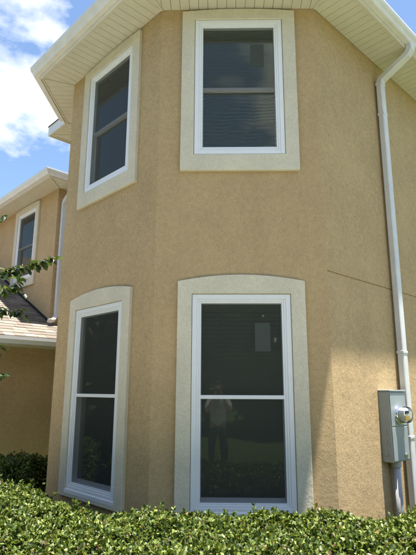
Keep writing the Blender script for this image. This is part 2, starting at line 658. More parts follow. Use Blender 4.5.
def make_window(parent, face, u, sp, label, sticker=False, wavy=False, zshift=0):
    z0, z1 = sp['z0'], sp['z1']
    hgt = z1 - z0
    f = MB()
    ring(f, HALF, 0, hgt, .425, .046, hgt - .046, -.08, .026)
    ring(f, .4255, .0455, hgt - .0455, .404, .066, hgt - .066, -.07, .019)
    ring(f, .4045, .0655, hgt - .0655, .384, .086, hgt - .086, -.06, .012)
    if sp['lower']:
        f.box(-HALF - .004, HALF + .004, -.040, .0, -.030, .012)
    win = f.build('window', 'white', parent, bevel=.003)
    win.location = face.P(u, 0, z0)
    win.rotation_euler = (0, 0, face.rz)
    win['label'] = label
    # stucco surround with a shallow arched head
    tb, tcn, ta = sp['tb'] - z0, sp['tc'] - z0, sp['ta'] - z0
    NA = 16
    hi = HALF + .004
    outer = [(-TRIM, tb), (TRIM, tb), (TRIM, tcn)]
    inner = [(-hi, -.004 if not sp['lower'] else -.032), (hi, -.004 if not sp['lower'] else -.032), (hi, hgt + .004)]
    for k in range(1, NA):
        t = 1 - 2 * k / NA
        outer.append((TRIM * t, tcn + (ta - tcn) * (1 - t * t)))
        inner.append((hi * t, hgt + .004))
    outer.append((-TRIM, tcn)); inner.append((-hi, hgt + .004))
    nn = len(outer)
    t_ = MB()
    pw = .040
    vv = [(x, -pw, z) for x, z in outer] + [(x, -pw, z) for x, z in inner] + [(x, .004, z) for x, z in outer] + [(x, .004, z) for x, z in inner]
    ff = []
    for k in range(nn):
        j = (k + 1) % nn
        ff += [(k, j, nn + j, nn + k), (k, 2 * nn + k, 2 * nn + j, j), (nn + k, nn + j, 3 * nn + j, 3 * nn + k), (2 * nn + k, 3 * nn + k, 3 * nn + j, 2 * nn + j)]
    t_.add(vv, ff)
    t_.build('stucco_surround', 'trim', win, bevel=.007, seg=3)
    rz = sp['rail'] - z0
    # sashes (behind the screen)
    G = .384
    lo = MB()
    ring(lo, G + .03, .06, rz + .022, G - .006, .118, rz - .020, -.075, -.045)
    lo.build('lower_sash', 'white', win, bevel=.003)
    hi_ = MB()
    ring(hi_, G + .03, rz - .020, hgt - .06, G - .004, rz + .016, hgt - .092, -.042, -.014)
    hi_.build('upper_sash', 'white', win, bevel=.003)
    p1 = MB(); p1.box(-G + .003, G - .003, .055, .061, .116, rz - .018); p1.build('pane', 'glass', win)
    p2 = MB(); p2.box(-G + .003, G - .003, .026, .032, rz + .014, hgt - .09); p2.build('pane', 'glass', win)
    if sp['lower']:
        b = MB(); b.box(-G - .004, G + .004, -.0115, -.001, rz - .017, rz + .017)
        b.build('screen_bar', 'white', win, bevel=.002)
        s1 = MB(); s1.quad((-G - .004, -.004, .08), (G + .004, -.004, .08), (G + .004, -.004, rz - .016), (-G - .004, -.004, rz - .016)); s1.build('insect_screen', 'screen', win)
        s2 = MB(); s2.quad((-G - .004, -.003, rz + .016), (G + .004, -.003, rz + .016), (G + .004, -.003, hgt - .08), (-G - .004, -.003, hgt - .08)); s2.build('insect_screen', 'screen', win)
    else:
        s1 = MB(); s1.quad((-G - .004, -.004, .08), (G + .004, -.004, .08), (G + .004, -.004, rz - .03), (-G - .004, -.004, rz - .03))
        s1.build('insect_screen', 'screen_moire' if wavy else 'screen', win)
        s2 = MB(); s2.quad((-G - .004, -.003, rz - .03), (G + .004, -.003, rz - .03), (G + .004, -.003, hgt - .08), (-G - .004, -.003, hgt - .08)); s2.build('insect_screen', 'screen', win)
    if sticker:
        st = MB()
        zt = hgt - .27
        st.box(.13, .275, .0245, .0258, zt - .27, zt)
        st.build('glass_sticker', 'paper', win)
    return win


def hole(u, sp):
    return (u - HALF + .03, u + HALF - .03, sp['z0'] + .02, sp['z1'] - .02)


def blind(face, u, sp, label, tilt=.35):
    z0, z1 = sp['z0'] + .1, sp['z1'] - .06
    e = empty('window_blind', label, 'blind', face.P(u, -.16, z0), face.rz, 'window blinds')
    hr = MB(); hr.box(-.42, .42, -.02, .03, z1 - z0 - .05, z1 - z0); hr.build('headrail', 'blind', e)
    br = MB(); br.box(-.41, .41, -.012, .018, 0, .02); br.build('bottom_rail', 'blind', e)
    sl = MB()
    z = .05
    while z < z1 - z0 - .06:
        c, s_ = math.cos(tilt) * .024, math.sin(tilt) * .024
        sl.add([(-.41, -c, z - s_), (.41, -c, z - s_), (.41, 0, z + .003), (-.41, 0, z + .003), (.41, c, z + s_), (-.41, c, z + s_)], [(0, 1, 2, 3), (3, 2, 4, 5)])
        z += .043
    o = sl.build('slats', 'blind', e); o['kind'] = 'stuff'
    for x in (-.27, .27):
        c_ = MB(); c_.tube([(x, -.026, .01), (x, -.026, z1 - z0 - .02)], .0015, 4); c_.build('ladder_cord', 'blind', e)
    return e


# ------------------------------------------------------------------ the near house
house = empty('tan_stucco_house', 'near two-storey tan stucco house with angled bay and white sash windows', 'house')
FB = Face(Q4, L0); FQ = Face(C4, Q4); FL = Face(L0, L1); FF = Face(L1, R1); FR = Face(R1, RE)
FE = Face(RE, B0); FN = Face(B0, C4)
uL = FL.L - .867 * K
uF = FF.L / 2 + .002 * K
wall_sheet(FL, [hole(uL, LOWER), hole(uL, UPPER)], -.1, H + .02, 'stucco', house)
wall_sheet(FF, [hole(uF, LOWER), hole(uF, UPPER)], -.1, H + .02, 'stucco', house)
wall_sheet(FR, [], -.1, H + .02, 'stucco', house, joints=(JZ,))
for f_ in (FB, FQ, FE, FN):
    wall_sheet(f_, [], -.1, H + .02, 'stucco', house)
make_window(house, FF, uF, LOWER, 'tall white window in the lower middle of the bay', True)
make_window(house, FF, uF, UPPER, 'white window in the upper middle of the bay, tight under the soffit', True, True)
make_window(house, FL, uL, LOWER, 'tall white window low on the left angled face')
make_window(house, FL, uL, UPPER, 'white window high on the left angled face')
eaves(MAIN, range(7), H, house, (0, 1, 2, 4, 5, 6), (0, 1, 2, 3, 6))
hip_roof(MAIN, H, house)
mb = MB()
ip = offset_poly(MAIN, -.02)
mb.prism([tuple(p) for p in ip], 2.95, 3.1)
mb.build('upper_floor', 'dark', house)
blind(FL, uL, LOWER, 'dim horizontal slat blind behind the tall lower left window', .95)
blind(FL, uL, UPPER, 'dim horizontal slat blind behind the upper left bay window', .5)
blind(FF, uF, LOWER, 'dark slat blind behind the tall lower middle window', 1.1)
blind(FF, uF, UPPER, 'dark slat blind behind the upper middle bay window', 1.0)

# downspout on the right face
su = 1.20 * K
ds = MB()
zt = H + .03
ds.rect_sweep([FR.P(su, .062, .12), FR.P(su, .062, H - .33), FR.P(su, .085, H - .285), FR.P(su, OV + .02, H - .115), FR.P(su, OV + .058, H - .06), FR.P(su, OV + .058, zt)],
              .052, .037, (*FR.d, 0))
dsp = ds.build('downspout', 'spout', house, bevel=.003)
for zz in (H - .36, H - .78, up(.36), 1.1):
    st = MB()
    st.box(su - .056, su + .056, .020, .1035, zz, zz + .028, lambda x, y, z: FR.P(x, y, z))
    st.build('joint_band', 'spout', dsp, bevel=.003)

# ------------------------------------------------------------------ meter cabinet on the right face
sm = .905 * K
mp_ = FR.P(sm, 0, up(-.625))
meter = empty('electric_meter_box', 'grey electric meter cabinet with round glass meter beside the right downspout', 'meter box', mp_, FR.rz)
hw, dp, mh = .155 * K, .118, .615 * K
bx = MB(); bx.box(-hw, hw, -dp, .0, 0, mh); bx.build('cabinet', 'grey_metal', meter, bevel=.006)
cv = MB(); cv.box(-hw + .004, hw - .004, -dp - .010, -dp - .001, .012, mh * .49); cv.build('lower_cover', 'grey_metal', meter, bevel=.004)
cv = MB(); cv.box(-hw + .004, hw - .004, -dp - .010, -dp - .001, mh * .505, mh - .012); cv.build('upper_cover', 'grey_metal', meter, bevel=.004)
cap = MB(); cap.box(-hw - .006, hw + .006, -dp - .016, .0, mh + .001, mh + .018); cap.build('rain_cap', 'grey_metal', meter, bevel=.004)
for zz in (.06, .17, .26):
    kn = MB(); kn.box(-hw - .006, -hw - .0005, -.07, -.045, zz, zz + .05); kn.build('side_knockout', 'grey_metal', meter, bevel=.002)
ltc = MB(); ltc.box(.06, .12, -dp - .018, -dp - .0105, .035, .065); ltc.build('latch', 'chrome', meter, bevel=.002)


def lathe(name, prof, mat, parent, z, n=32, smooth=True):
    """profile of (radius, outward) turned about the wall normal"""
    q = MB()
    for r, w in prof:
        for k in range(n):
            t = 2 * math.pi * k / n
            q.v.append((r * math.cos(t), -w, z + r * math.sin(t)))
    for i in range(len(prof) - 1):
        for k in range(n):
            k2 = (k + 1) % n
            q.f.append((i * n + k, i * n + k2, (i + 1) * n + k2, (i + 1) * n + k))
    q.f.append(tuple((len(prof) - 1) * n + k for k in range(n)))
    o = q.build(name, mat, parent, smooth)
    return o


mz = mh - .205 * K
rg = lathe('meter_ring', [(.098, dp + .010), (.098, dp + .030), (.088, dp + .038), (.080, dp + .038)], 'chrome', meter, mz)


def m_dome():
    mt, nt, out = new_mat('meter_glass')
    gl = N(nt, 'ShaderNodeBsdfGlossy'); gl.inputs['Roughness'].default_value = .03
    tr = N(nt, 'ShaderNodeBsdfTransparent'); tr.inputs[0].default_value = (.9, .92, .92, 1)
    lw = N(nt, 'ShaderNodeFresnel'); lw.inputs['IOR'].default_value = 1.45
    mx = N(nt, 'ShaderNodeMixShader')
    nt.links.new(lw.outputs[0], mx.inputs[0]); nt.links.new(tr.outputs[0], mx.inputs[1]); nt.links.new(gl.outputs[0], mx.inputs[2])
    nt.links.new(mx.outputs[0], out.inputs['Surface'])
    return mt


MATS['dome'] = m_dome()
lathe('glass_dome', [(.080, dp + .034), (.080, dp + .105), (.074, dp + .122), (.055, dp + .132), (.02, dp + .136)], 'dome', meter, mz)
dl = lathe('dial_plate', [(.070, dp + .03), (.070, dp + .085), (.066, dp + .09)], 'white', meter, mz)
q = MB(); q.box(-.05, .05, -dp - .098, -dp - .0905, mz - .055, mz - .006); q.build('name_plate', 'bronze', meter, bevel=.002)
q = MB(); q.box(-.042, .042, -dp - .099, -dp - .0905, mz + .012, mz + .04); q.build('register', 'dark', meter, bevel=.002)
cd = MB(); cd.tube([(-.01, -.062, -up(-.625) - .05), (-.01, -.062, .002)], .040, 20)
cdo = cd.build('conduit', 'conduit', meter, True)
q = MB(); q.tube([(-.01, -.062, -.055), (-.01, -.062, -.002)], .050, 20); q.build('conduit_collar', 'conduit', meter)

# ------------------------------------------------------------------ the house behind
back = empty('neighbouring_house', 'tan stucco house behind on the left with a low shingled roof and white gutters', 'house', (0, 0, 0))
GA = Face(W0, X0); GB = Face(X0, WING[2]); GC = Face(WING[2], WING[3]); GD = Face(WING[3], W0)
uW = GA.L - 1.27 * K
wall_sheet(GA, [hole(uW, UPPER)], -.1, H + .02, 'stucco', back)
for f_ in (GB, GC, GD):
    wall_sheet(f_, [], -.1, H + .02, 'stucco', back)
make_window(back, GA, uW, UPPER, 'white upstairs window above the shingled lower roof')
blind(GA, uW, UPPER, 'slat blind behind the upstairs window of the left house', .6)
eaves(WING, (0, 1), H, back, (0, 1), (0, 1))
hip_roof(WING, H, back)

ND = Vector((S, -S)); TD = Vector((S, S))


def PQ(t, nn, z):                   # t along the low gutter, nn towards the viewer from the wing corner
    q = X0 + TD * t + ND * nn
    return (q.x, q.y, z)


GZ = up(.665)                       # low eave
WN = .22 * K
LN = .62 * K                        # fascia line
T0, T1 = -3.2, 1.9
pw = Face(Vector(PQ(T0, WN, 0)[:2]), Vector(PQ(T1, WN, 0)[:2]))
wall_sheet(pw, [], -.1, GZ + .0, 'stucco_low', back)
pe = Face(Vector(PQ(T1, WN, 0)[:2]), Vector(PQ(T1, -.3, 0)[:2]))
wall_sheet(pe, [], -.1, GZ + .0, 'stucco_low', back)
q = MB(); q.prism([PQ(T0, WN - .02, 0)[:2], PQ(T1, WN - .02, 0)[:2], PQ(T1, LN, 0)[:2], PQ(T0, LN, 0)[:2]], GZ - .005, GZ + .012)
q.build('porch_soffit', 'soffit', back)


def strip(prof, name, mat):
    q = MB()
    m_ = len(prof)
    q.add([PQ(T0, w, z) for w, z in prof] + [PQ(T1, w, z) for w, z in prof],
          [(k, (k + 1) % m_, m_ + (k + 1) % m_, m_ + k) for k in range(m_)] + [tuple(range(m_)), tuple(range(m_, 2 * m_))[::-1]])
    return q.build(name, mat, back)


strip([(LN + .001, GZ - .012), (LN + .021, GZ - .012), (LN + .021, GZ + .15), (LN + .001, GZ + .15)], 'porch_fascia', 'fascia')
g = LN + .0225
strip([(g, GZ + .01), (g + .06, GZ + .01), (g + .085, GZ + .05), (g + .108, GZ + .08), (g + .112, GZ + .13), (g + .10, GZ + .13), (g + .098, GZ + .10), (g + .06, GZ + .02), (g + .004, GZ + .02), (g + .004, GZ + .135), (g, GZ + .135)],
      'porch_gutter', 'white')
# low roof: deck and shingle courses
SL = .5
RZ0 = GZ + .145


def rz_(nn):
    return RZ0 + (LN + .05 - nn) * SL


q = MB()
q.quad(PQ(T0, LN + .05, rz_(LN + .05)), PQ(T1, LN + .05, rz_(LN + .05)), PQ(T1, 0, rz_(0)), PQ(T0, 0, rz_(0)))
q.quad(PQ(T0, 0, rz_(0)), PQ(0, 0, rz_(0)), PQ(0, -5.5, rz_(-5.5)), PQ(T0, -5.5, rz_(-5.5)))
q.build('low_roof_deck', 'shingle', back)
sh = MB()
cosA = 1 / math.sqrt(1 + SL * SL)
ex = .145 * cosA
k = 0
nn = LN + .058
while nn > -4.5:
    tmax = T1 if nn > .0 else -.004
    t = T0 + random.random() * .2
    while t < tmax:
        w = random.uniform(.16, .34)
        t2 = min(t + w - .004, tmax)
        th = random.uniform(.007, .013)
        jt = random.uniform(-.008, .008)
        f0, f1 = nn + jt, max(nn - ex * 1.5, 0.0 if t2 > 0 else -9)
        if f0 - f1 > .02:
            z_a, z_b = rz_(f0), rz_(f1)
            sh.add([PQ(t, f0, z_a + .001), PQ(t2, f0, z_a + .001), PQ(t2, f0, z_a + .008 + th), PQ(t, f0, z_a + .008 + th), PQ(t, f1, z_b + .003), PQ(t2, f1, z_b + .003)],
                   [(0, 1, 2, 3), (3, 2, 5, 4), (0, 3, 4), (1, 5, 2)])
        t += w
    nn -= ex
o = sh.build('shingles', 'shingle', back); o['kind'] = 'stuff'
# step flashing along the wall
q = MB()
q.add([GA.P(GA.L, .012, rz_(0) + .01), GA.P(GA.L - 4.8, .012, rz_(-4.8) + .01), GA.P(GA.L - 4.8, .012, rz_(-4.8) + .07), GA.P(GA.L, .012, rz_(0) + .07),
       GA.P(GA.L, .0, rz_(0) + .07), GA.P(GA.L - 4.8, .0, rz_(-4.8) + .07)], [(0, 1, 2, 3), (3, 2, 5, 4)])
q.build('flashing', 'dark', back)
# downspout round the corner
q = MB()
tz = rz_(.1)
u0 = .115
q.rect_sweep([GB.P(u0 - .20, .20, tz + .075), GB.P(u0 - .10, .13, tz + .10), GB.P(u0, .062, tz + .22), GB.P(u0, .062, H - .34), GB.P(u0, .09, H - .285), GB.P(u0, OV + .02, H - .11), GB.P(u0, OV + .055, H - .06), GB.P(u0, OV + .055, H + .03)],
             .05, .037, (*GB.d, 0))
q.build('downspout', 'spout', back, bevel=.003)


# ------------------------------------------------------------------ foliage
def leaf_mesh(name, pos, axis, nrm, ln, wd, mat, parent, fold=.22, curl=.12):
    """many small folded leaves in one mesh"""
    n = len(pos)
    axis = axis / np.linalg.norm(axis, axis=1, keepdims=True)
    side = np.cross(axis, nrm)
    side /= np.linalg.norm(side, axis=1, keepdims=True) + 1e-9
    nr = np.cross(side, axis)
    # template (along, side, normal)
    T = np.array([(0, 0, 0), (.34, -.42, fold), (.34, 0, .0), (.34, .42, fold), (.70, -.44, fold * .8), (.70, 0, -.02), (.70, .44, fold * .8), (1, 0, -curl)])
    V = (pos[:, None, :] + T[None, :, 0, None] * axis[:, None, :] * ln[:, None, None]
         + T[None, :, 1, None] * side[:, None, :] * wd[:, None, None] + T[None, :, 2, None] * nr[:, None, :] * wd[:, None, None])
    Fq = np.array([(1, 2, 5, 4), (2, 3, 6, 5)]); Ft = np.array([(0, 2, 1), (0, 3, 2), (4, 5, 7), (5, 6, 7)])
    off = (np.arange(n) * 8)[:, None, None]
    loops = np.concatenate([(Fq[None] + off).reshape(n, -1), (Ft[None] + off).reshape(n, -1)], axis=1).ravel()
    starts1 = np.concatenate([np.array([0, 4]), 8 + 3 * np.arange(4)])
    starts = (starts1[None] + (np.arange(n) * 20)[:, None]).ravel()
    tot = np.tile(np.array([4, 4, 3, 3, 3, 3]), n)
    me = bpy.data.meshes.new(name)
    me.vertices.add(n * 8); me.vertices.foreach_set('co', V.ravel().astype(np.float32))
    me.loops.add(len(loops)); me.loops.foreach_set('vertex_index', loops.astype(np.int32))
    me.polygons.add(n * 6); me.polygons.foreach_set('loop_start', starts.astype(np.int32))
    try:
        me.polygons.foreach_set('loop_total', tot.astype(np.int32))
    except Exception:
        pass
    me.update(calc_edges=True)
    me.validate()
    me.materials.append(MATS[mat])
    o = bpy.data.objects.new(name, me)
    COL.objects.link(o)
    o.parent = parent
    o['kind'] = 'stuff'
    return o


def unit(v):
    return v / (np.linalg.norm(v, axis=1, keepdims=True) + 1e-9)


def sprigs(P, Nn, per, ln0, ln1, spread=(.35, 1.25)):
    """rosettes of leaves round the outward direction at every tip"""
    n = len(P)
    ax = unit(Nn + rng.normal(0, .5, (n, 3)))
    a = unit(np.cross(ax, rng.normal(0, 1, (n, 3))))
    b = np.cross(ax, a)
    pos, axis, nrm, ln = [], [], [], []
    for k in range(per):
        th = 2 * math.pi * (k / per) + rng.uniform(-.4, .4, n)
        el = rng.uniform(*spread, n)                       # angle away from the tip axis
        rad = a * np.cos(th)[:, None] + b * np.sin(th)[:, None]
        d = ax * np.cos(el)[:, None] + rad * np.sin(el)[:, None]
        nn = ax * np.sin(el)[:, None] - rad * np.cos(el)[:, None]
        pos.append(P - ax * rng.uniform(0, .035, n)[:, None]); axis.append(d); nrm.append(nn + rng.normal(0, .25, (n, 3)))
        ln.append(rng.uniform(ln0, ln1, n))
    return np.concatenate(pos), np.concatenate(axis), np.concatenate(nrm), np.concatenate(ln)


def bumpy(x, y):
    return (.020 * np.sin(5.1 * x + 1.3 * y) + .018 * np.sin(7.3 * y - 3.1 * x + 1) + .014 * np.sin(13 * x + 9 * y) + .012 * np.sin(17 * y - 11 * x + 2))


def hedge(name, label, mapf, length, w0, w1, top, group, dens=1850, tilt_z=None):
    """mapf(u, w) -> xy along a path of given length; the hedge lies between offsets w0 and w1"""
    e = empty(name, label, 'hedge', (*mapf(np.array([length / 2]), np.array([(w0 + w1) / 2]))[0], 0), 0, group)
    ex, ey = e.location.x, e.location.y

    def tz(u, w, xy):
        s_ = np.clip(np.minimum(w - w0, w1 - w) / .16, 0, 1)
        t = top + (0 if tilt_z is None else tilt_z(xy))
        return t - .10 * (1 - np.sqrt(1 - (1 - s_) ** 2)) + bumpy(xy[:, 0], xy[:, 1])
    Ps, Ns = [], []
    # top, two layers
    for lay, dd in ((0.0, 1.0), (.045, .8)):
        n = int(length * (w1 - w0) * dens * dd)
        u = rng.uniform(0, length, n); w = rng.uniform(w0, w1, n)
        xy = mapf(u, w)
        z = tz(u, w, xy) - lay + rng.normal(0, .020, n)
        if lay == 0:
            z += np.where(rng.random(n) < .05, rng.uniform(.015, .06, n), 0)
        Ps.append(np.column_stack([xy, z]))
        e2 = mapf(u, w + .01) - xy
        sgn = np.where(w - w0 < .12, -1.0, np.where(w1 - w < .12, 1.0, 0.0))
        Ns.append(np.column_stack([e2 / .01 * sgn[:, None] * .8, np.ones(n)]))
    for ws, sg in ((w0, -1), (w1, 1)):
        n = int(length * top * dens * .9)
        u = rng.uniform(0, length, n); zz = rng.uniform(.06, top - .03, n)
        w = np.full(n, ws) + sg * (rng.normal(0, .02, n) + .02 * np.sin(6 * u + 4 * zz))
        xy = mapf(u, w)
        Ps.append(np.column_stack([xy, zz]))
        e2 = (mapf(u, w + .01) - xy) / .01 * sg
        Ns.append(np.column_stack([e2, np.full(n, .45)]))
    for us, sg in ((0.0, -1), (length, 1)):
        n = int((w1 - w0) * top * dens * .8)
        u = np.full(n, us) + sg * rng.normal(0, .02, n); w = rng.uniform(w0, w1, n)
        xy = mapf(u, w); Ps.append(np.column_stack([xy, rng.uniform(.06, top - .03, n)]))
        e2 = (mapf(u + .01, w) - xy) / .01 * sg
        Ns.append(np.column_stack([e2, np.full(n, .45)]))
    P = np.concatenate(Ps) - np.array([ex, ey, 0]); Nn = unit(np.concatenate(Ns))
    pos, ax, nr, ln = sprigs(P, Nn, 7, .020, .039, (.25, 1.35))
    leaf_mesh('foliage', pos, ax, nr, ln, ln * rng.uniform(.48, .66, len(ln)), 'hedge_leaf', e)
    # inner mass
    ib = MB()
    nu, nw = int(length / .08), 14
    us = np.linspace(.06, length - .06, nu); ws = np.linspace(w0 + .07, w1 - .07, nw)
    U, Wg = np.meshgrid(us, ws, indexing='ij')
    xy = mapf(U.ravel(), Wg.ravel())
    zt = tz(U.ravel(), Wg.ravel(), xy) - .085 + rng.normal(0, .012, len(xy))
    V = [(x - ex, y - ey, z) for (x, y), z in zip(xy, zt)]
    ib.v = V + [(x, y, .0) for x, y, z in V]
    M0 = nu * nw
    idx = lambda i, j: i * nw + j
    for i in range(nu - 1):
        for j in range(nw - 1):
            ib.f.append((idx(i, j), idx(i + 1, j), idx(i + 1, j + 1), idx(i, j + 1)))
    rim = [idx(i, 0) for i in range(nu)] + [idx(nu - 1, j) for j in range(1, nw)] + [idx(i, nw - 1) for i in range(nu - 2, -1, -1)] + [idx(0, j) for j in range(nw - 2, 0, -1)]
    for a, b in zip(rim, rim[1:] + rim[:1]):
        ib.f.append((a, b, b + M0, a + M0))
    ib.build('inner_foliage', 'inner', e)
    st = MB()
    for k in range(int(length * 14)):
        u = random.uniform(.1, length - .1); w = random.uniform(w0 + .05, w1 - .05)
        p = mapf(np.array([u]), np.array([w]))[0] - np.array([ex, ey])
        h = random.uniform(.1, .2)
        q0 = Vector((p[0], p[1], top - .14)); q1 = q0 + Vector((random.uniform(-.06, .06), random.uniform(-.06, .06), h * .6))
        st.tube([q0, (q0 + q1) / 2 + Vector((random.uniform(-.01, .01), 0, 0)), q1], [.004, .003, .0015], 5)
    o = st.build('twigs', 'sticks', e); o['kind'] = 'stuff'
    return e


# front hedge follows the bay
LX = L1 + (L0 - L1).normalized() * 2.0
RX = R1 + Vector((S, S)) * 3.0
seg = [LX, L1, R1, RX]
sl_ = [(seg[i + 1] - seg[i]).length for i in range(3)]


def off_pt(i, w):
    """offset corner i of the open path at distance w (array)"""
    if i in (0, 3):
        f = Face(seg[0], seg[1]) if i == 0 else Face(seg[2], seg[3])
        return np.array(seg[i])[None] + np.array(f.n)[None] * w[:, None]
    f1, f2 = Face(seg[i - 1], seg[i]), Face(seg[i], seg[i + 1])
    b = (f1.n + f2.n).normalized()
    return np.array(seg[i])[None] + np.array(b)[None] * (w / b.dot(f1.n))[:, None]


def bay_map(u, w):
    cum = [0, sl_[0], sl_[0] + sl_[1] + .6, sum(sl_) + .6]
    out = np.zeros((len(u), 2))
    for i in range(3):
        mk = (u >= cum[i]) & (u <= cum[i + 1]) if i == 0 else (u > cum[i]) & (u <= cum[i + 1])
        if i == 0: mk |= u < 0
        if i == 2: mk |= u > cum[3]
        if not mk.any():
            continue
        t = ((u[mk] - cum[i]) / (cum[i + 1] - cum[i]))[:, None]
        A, B = off_pt(i, w[mk]), off_pt(i + 1, w[mk])
        out[mk] = A * (1 - t) + B * t
    return out


hedge('clipped_hedge', 'sunlit clipped green hedge running across the foreground under the bay windows', bay_map, sum(sl_) + .6, .62, 1.92, .675, 'clipped hedges',
      tilt_z=lambda xy: np.clip((xy[:, 0] - .9) * .05, 0, .06))


def back_map(u, w):
    A = np.array([-5.2, 2.35]); d = np.array([1.0, -.05]); n_ = np.array([-.05, -1.0])
    return A[None] + d[None] * u[:, None] + n_[None] * w[:, None]


hedge('clipped_hedge', 'shaded dark hedge behind the bay corner, in front of the low wall on the left', back_map, 2.75, 0, .75, .72, 'clipped hedges', dens=1300)

# ------------------------------------------------------------------ crape myrtle at the left edge


def twig_leaves(pts, step, rnd, ln):
    P, A, Nn = [], [], []
    for p, q in zip(pts, pts[1:]):
        d = q - p
        n = max(1, int(d.length / step))
        for k in range(n):
            c = p + d * ((k + rnd.random()) / n)
            dn = d.normalized()
            sd_ = dn.cross(Vector((0, 0, 1))).normalized() * (1 if k % 2 else -1)
            ax = (dn * .45 + sd_ * rnd.uniform(.4, .9) + Vector((rnd.gauss(0, .35), rnd.gauss(0, .35), rnd.gauss(-.45, .4)))).normalized()
            P.append(c); A.append(ax); Nn.append(Vector((rnd.gauss(0, .45), rnd.gauss(0, .45), 1)))
    return P, A, Nn


rnd = random.Random(11)
base = Vector((-3.25, -.75, 0))
myr = empty('crape_myrtle', 'slender crape myrtle reaching leafy twigs in from the left edge', 'tree', base)
trunk = MB()
fork = []
for k, (tx, ty, hgt_) in enumerate(((-.5, .25, 3.3), (.10, -.25, 3.0), (-.25, -.5, 3.6))):
    p = [Vector((.05 * k - .05, .04 * k - .04, 0))]
    for i in range(1, 8):
        f_ = i / 7
        p.append(Vector((tx * f_ ** 1.2 + rnd.uniform(-.03, .03), ty * f_ ** 1.2 + rnd.uniform(-.03, .03), hgt_ * f_)))
    trunk.tube(p, [.055 - .038 * i / 7 for i in range(8)], 9)
    fork.append(p)
trunk.build('trunk', 'bark', myr, True)
bo = MB()
LP, LA, LN_ = [], [], []


def sub_twigs(path, n, rnd, lo=.10, hi=.26):
    for _ in range(n):
        i = rnd.randrange(1, len(path))
        c = path[i - 1].lerp(path[i], rnd.random())
        d = (path[i] - path[i - 1]).normalized()
        e_ = (d + Vector((rnd.gauss(0, .7), rnd.gauss(0, .7), rnd.gauss(.1, .5)))).normalized() * rnd.uniform(lo, hi)
        tw = [c, c + e_ * .5 + Vector((0, 0, .01)), c + e_ + Vector((0, 0, -.02))]
        bo.tube(tw, [.003, .0025, .0015], 5)
        a, b, c_ = twig_leaves(tw, .022, rnd, .05)
        LP.extend(a); LA.extend(b); LN_.extend(c_)


# twigs that reach into view
vis = [[(-2.581, -0.608, 2.334), (-2.256, -0.683, 2.440), (-2.022, -0.753, 2.518), (-1.860, -0.793, 2.559), (-1.704, -0.821, 2.594), (-1.582, -0.849, 2.629), (-1.522, -0.861, 2.634)],
       [(-2.424, -0.846, 2.131), (-2.119, -0.920, 2.231), (-1.909, -0.973, 2.332), (-1.806, -1.003, 2.373), (-1.752, -1.010, 2.411)],
       [(-2.581, -0.542, 2.044), (-2.256, -0.616, 2.146), (-2.022, -0.689, 2.236), (-1.909, -0.718, 2.223), (-1.802, -0.735, 2.204)],
       [(-2.486, -0.871, 2.742), (-2.242, -0.890, 2.846), (-2.062, -0.904, 2.926), (-1.948, -0.916, 2.991)],
       [(-2.424, -0.755, 1.729), (-2.186, -0.760, 1.776), (-2.028, -0.782, 1.885), (-1.917, -0.790, 1.932)],
       [(-2.284, -0.827, 1.553), (-2.091, -0.841, 1.636), (-1.961, -0.849, 1.682), (-1.876, -0.851, 1.697)]]
for j, tw in enumerate(vis):
    pts = [Vector(q) - base for q in tw]
    src = fork[j % 2][3 + (j % 3)]
    pts = [src, src.lerp(pts[0], .5) + Vector((0, 0, .12))] + pts
    bo.tube(pts, [.014, .010] + [.007 - .0055 * i / (len(tw) - 1) for i in range(len(tw))], 6)
    a, b, c = twig_leaves(pts[2:], .0085 if j < 3 else .014, rnd, .05)
    LP += a; LA += b; LN_ += c
    sub_twigs(pts[2:7] if j < 3 else pts[2:5], (22, 10, 10, 9, 9, 9)[j], rnd, .04, .11)
# crown outside the frame
for _ in range(46):
    f_ = rnd.choice(fork)
    i = rnd.randrange(4, 8)
    c = f_[i]
    d = Vector((rnd.gauss(-.45, .5), rnd.gauss(0, .6), rnd.gauss(.45, .35))).normalized() * rnd.uniform(.4, .9)
    if (c + d).x > .25:
        d.x = -abs(d.x)
    br = [c, c + d * .5 + Vector((0, 0, .05)), c + d]
    bo.tube(br, [.009, .006, .003], 6)
    sub_twigs(br, 9, rnd, .12, .3)
bo.build('branches', 'bark', myr, True)
LPn, LAn, LNn = (np.array([tuple(v) for v in x]) for x in (LP, LA, LN_))
lens = rng.uniform(.050, .086, len(LPn))
leaf_mesh('leaves', LPn, LAn, LNn, lens, lens * .56, 'myrtle_leaf', myr)

# ------------------------------------------------------------------ trees across the street (unseen directly; put in so the window glass mirrors dark)


